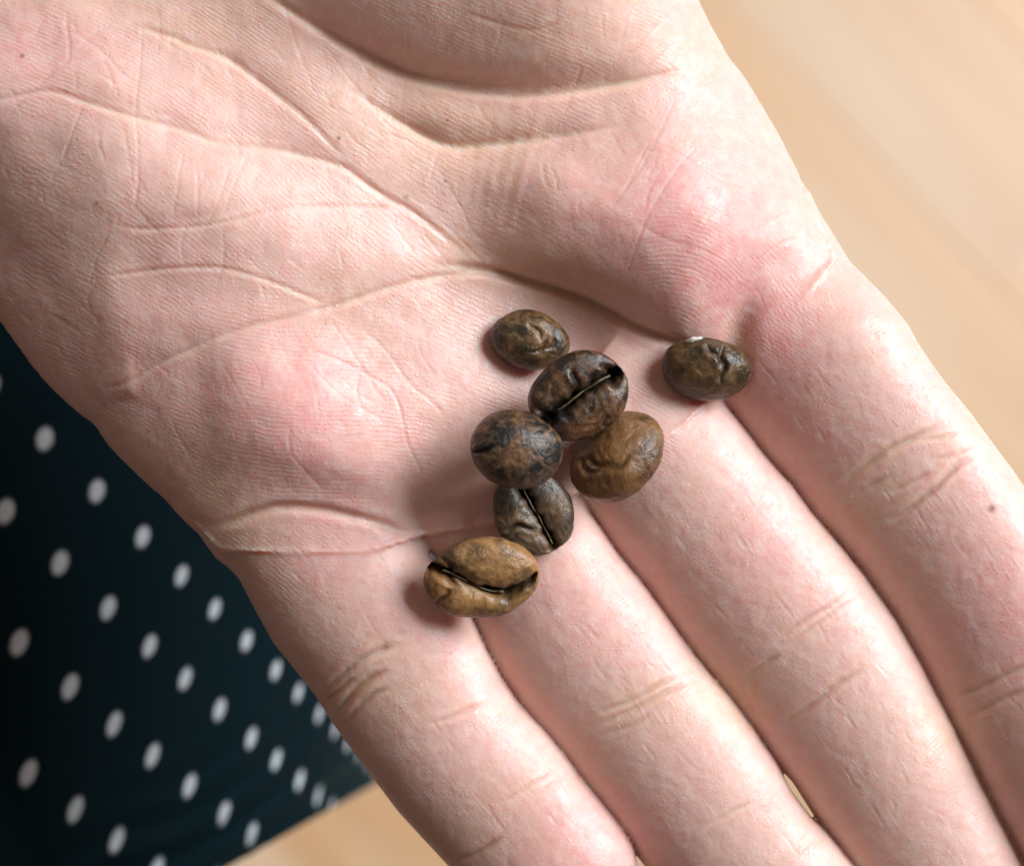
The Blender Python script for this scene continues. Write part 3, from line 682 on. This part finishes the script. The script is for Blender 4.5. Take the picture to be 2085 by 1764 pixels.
# centre in the picture, half axes, turn in the picture (degrees, clockwise), tilt about long axis, tilt about short axis
BEANS = [
 dict(c=(1086,1043), ax=(92,80,50,30), rot=63, roll=0+6, pitch=4, sp=SP(0.06,0.03,2.2,0.4,34,0.085), seed=5, mat=('bean_skin_grey_brown', (0.035,0.026,0.017), (0.15,0.085,0.045), (0.21,0.15,0.10), 0.06, 5),
      folds=[(0.15,-0.45,0.35,1.2,9,1)], rib=(-0.55,0.80,6), sink=6,
      label='dark grey-brown bean with its open slit up, half hidden under the round dark bean'),
 dict(c=(1256,929), ax=(104,89,58,34), rot=-42, roll=180-38, pitch=-6, sp=SP(0.0,0.06,2.5,1,22,0.07), seed=4, mat=('bean_skin_ochre', (0.06,0.028,0.010), (0.165,0.075,0.024), (0.29,0.155,0.070), 0.12, 4),
      folds=[(-0.35,0.15,0.4,1.1,7,-1),(-0.55,0.05,0.35,1.3,7,-1),(-0.1,0.55,0.3,0.2,6,-1)], sink=10,
      label='golden-brown bean with a puckered side, dome up at the root of the middle finger'),
 dict(c=(1079,692), ax=(81,60,48,26), rot=14, roll=180+8, pitch=0, sp=SP(), seed=1, mat=('bean_skin_mottled', (0.032,0.022,0.012), (0.14,0.070,0.024), (0.36,0.18,0.065), 0.02, 1),
      folds=[(0.3,0.1,0.3,2.2,5,-1),(0.55,-0.1,0.25,2.0,5,-1),(0.1,-0.4,0.3,0.9,4,-1)], sink=5,
      label='small mottled brown bean, dome up, highest on the palm of the seven'),
 dict(c=(1437,752), ax=(90,66,50,34), rot=8, roll=180+30, pitch=3, sp=SP(0.0,0.05,2.2,0,22,0.07), seed=7, mat=('bean_skin_olive', (0.030,0.019,0.008), (0.115,0.058,0.021), (0.22,0.12,0.048), 0.06, 7),
      folds=[(0.30,-0.55,0.5,1.5,11,-1),(0.08,-0.75,0.3,1.0,8,-1)], sink=8, flake=True,
      label='lone olive-brown bean wedged at the base of the index finger, pale flake on its rim'),
 dict(c=(980,1176), ax=(117,82,52,38), rot=-8, roll=18, pitch=-4, sp=SP(0.05,0.42,2.5,3.7,34,0.085), seed=6, mat=('bean_skin_tan', (0.060,0.034,0.015), (0.28,0.138,0.048), (0.46,0.25,0.105), 0.10, 6),
      folds=[(-0.50,0.35,0.30,1.75,13,1),(-0.72,-0.3,0.3,1.2,6,1)], rib=(-0.62,0.35,7), sink=6,
      label='largest, tan bean with cracked slit, lying lowest across the little and ring fingers'),
 dict(c=(1178,806), ax=(103,87,52,32), rot=-31, roll=8, pitch=0, sp=SP(0.0,0.06,2.6,0.6,42,0.10), seed=2, mat=('bean_skin_dark', (0.018,0.010,0.006), (0.115,0.048,0.018), (0.30,0.15,0.07), 0.00, 2),
      folds=[(0.05,0.35,0.3,1.1,9,1),(0.72,0.1,0.3,1.5,8,1),(-0.75,0.0,0.3,1.6,6,1)], rib=(-0.5,0.72,7), sink=3,
      label='dark brown bean with its full slit up, between the mottled and golden-brown beans'),
 dict(c=(1052,914), ax=(92,77,56,34), rot=18, roll=180-12, pitch=6, sp=SP(), seed=3, mat=('bean_skin_black_brown', (0.012,0.010,0.008), (0.12,0.052,0.019), (0.30,0.16,0.08), 0.0, 3),
      folds=[(-0.85,0.45,0.3,2.4,10,-1)], sink=0,
      label='round black-brown bean, dome up, lying on top of the grey-brown slit bean'),
]
order = BEANS
for bd in order:
    a, b, cd, cf = bd['ax']; seed = bd['seed']
    vs, fc, ch = bean_mesh(a, b, cd, cf, bd['sp'], seed, folds=bd.get('folds', ()), wr=1.0)
    # orientation: roll about long axis, pitch, then turn (world y is up, so clockwise in the picture is negative)
    R_ = (Euler((0, 0, math.radians(-bd['rot']))).to_matrix() @ Euler((0, math.radians(bd['pitch']), 0)).to_matrix() @ Euler((math.radians(bd['roll']), 0, 0)).to_matrix())
    Rn = np.array(R_)
    Pw = np.asarray(vs) @ Rn.T
    # rest it on whatever lies below
    zg = 0.0
    for _ in range(2):
        c = unproj([bd['c']], zg)[0]
        ax_, ay_ = c[0]+Pw[:, 0], c[1]-Pw[:, 1]
        ix = ((ax_-hx0)/HMX).astype(int); iy = ((ay_-hy0)/HMX).astype(int)
        low = Pw[:, 2] < 0
        zg = (hm[ix[low], iy[low]]-Pw[low, 2]).max()-bd['sink']
    smap_put(np.stack([ax_, ay_, Pw[:, 2]+zg], 1))
    print('bean', seed, 'z', round(zg))
    loc = Vector(world(c[0], c[1], zg).tolist())
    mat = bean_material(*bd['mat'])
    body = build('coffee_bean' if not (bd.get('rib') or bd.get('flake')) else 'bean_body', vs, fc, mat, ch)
    if bd.get('rib') or bd.get('flake'):
        root = bpy.data.objects.new('coffee_bean', None); col.objects.link(root)
        bo = bpy.data.objects.new('bean_body', body); col.objects.link(bo); bo.parent = root
        if bd.get('rib'):
            xa, xb, hg = bd['rib']; zz = cf*0.95-bd['sp']['dep']*0.55
            rv, rf = ribbon(a, b, bd['sp'], xa, xb, zz, hg+4, seed)
            ro = bpy.data.objects.new('silverskin', build('silverskin', rv, rf, CH)); col.objects.link(ro); ro.parent = root
            ro['label'] = 'dry tan thread of skin standing in the slit'
        if bd.get('flake'):
            # thin papery chip on the upper left rim, curled
            n = 14; pts = []
            Ri = np.array(R_.inverted())
            for i in range(n):
                t = i/(n-1); wd = 7.5*min(1, t*3+0.15)*(1-t)**0.6+0.4*math.sin(19*t)
                base_ = np.array([-46+40*t, 55+9*t-3*t*t, 34+9*math.sin(2.2*t)])
                for s_ in (-1, 1):
                    for dz in (0, 1.2): pts.append((base_+np.array([s_*wd*0.35, s_*wd, dz+2.5*s_])) @ Ri.T)
            f = []
            for i in range(n-1):
                q = i*4
                for k0, k1 in ((0, 2), (2, 3), (3, 1), (1, 0)): f.append((q+k0, q+k1, q+4+k1, q+4+k0))
            f += [(0, 2, 3, 1), ((n-1)*4, (n-1)*4+1, (n-1)*4+3, (n-1)*4+2)]
            ro = bpy.data.objects.new('silverskin', build('silverskin', pts, f, CHW)); col.objects.link(ro); ro.parent = root
            ro['label'] = 'pale papery flake on the upper rim'
    else:
        root = bpy.data.objects.new('coffee_bean', body); col.objects.link(root)
    root.location = loc; root.rotation_euler = R_.to_euler()
    root['label'] = bd['label']; root['category'] = 'coffee bean'; root['group'] = 'roasted coffee beans in the palm'
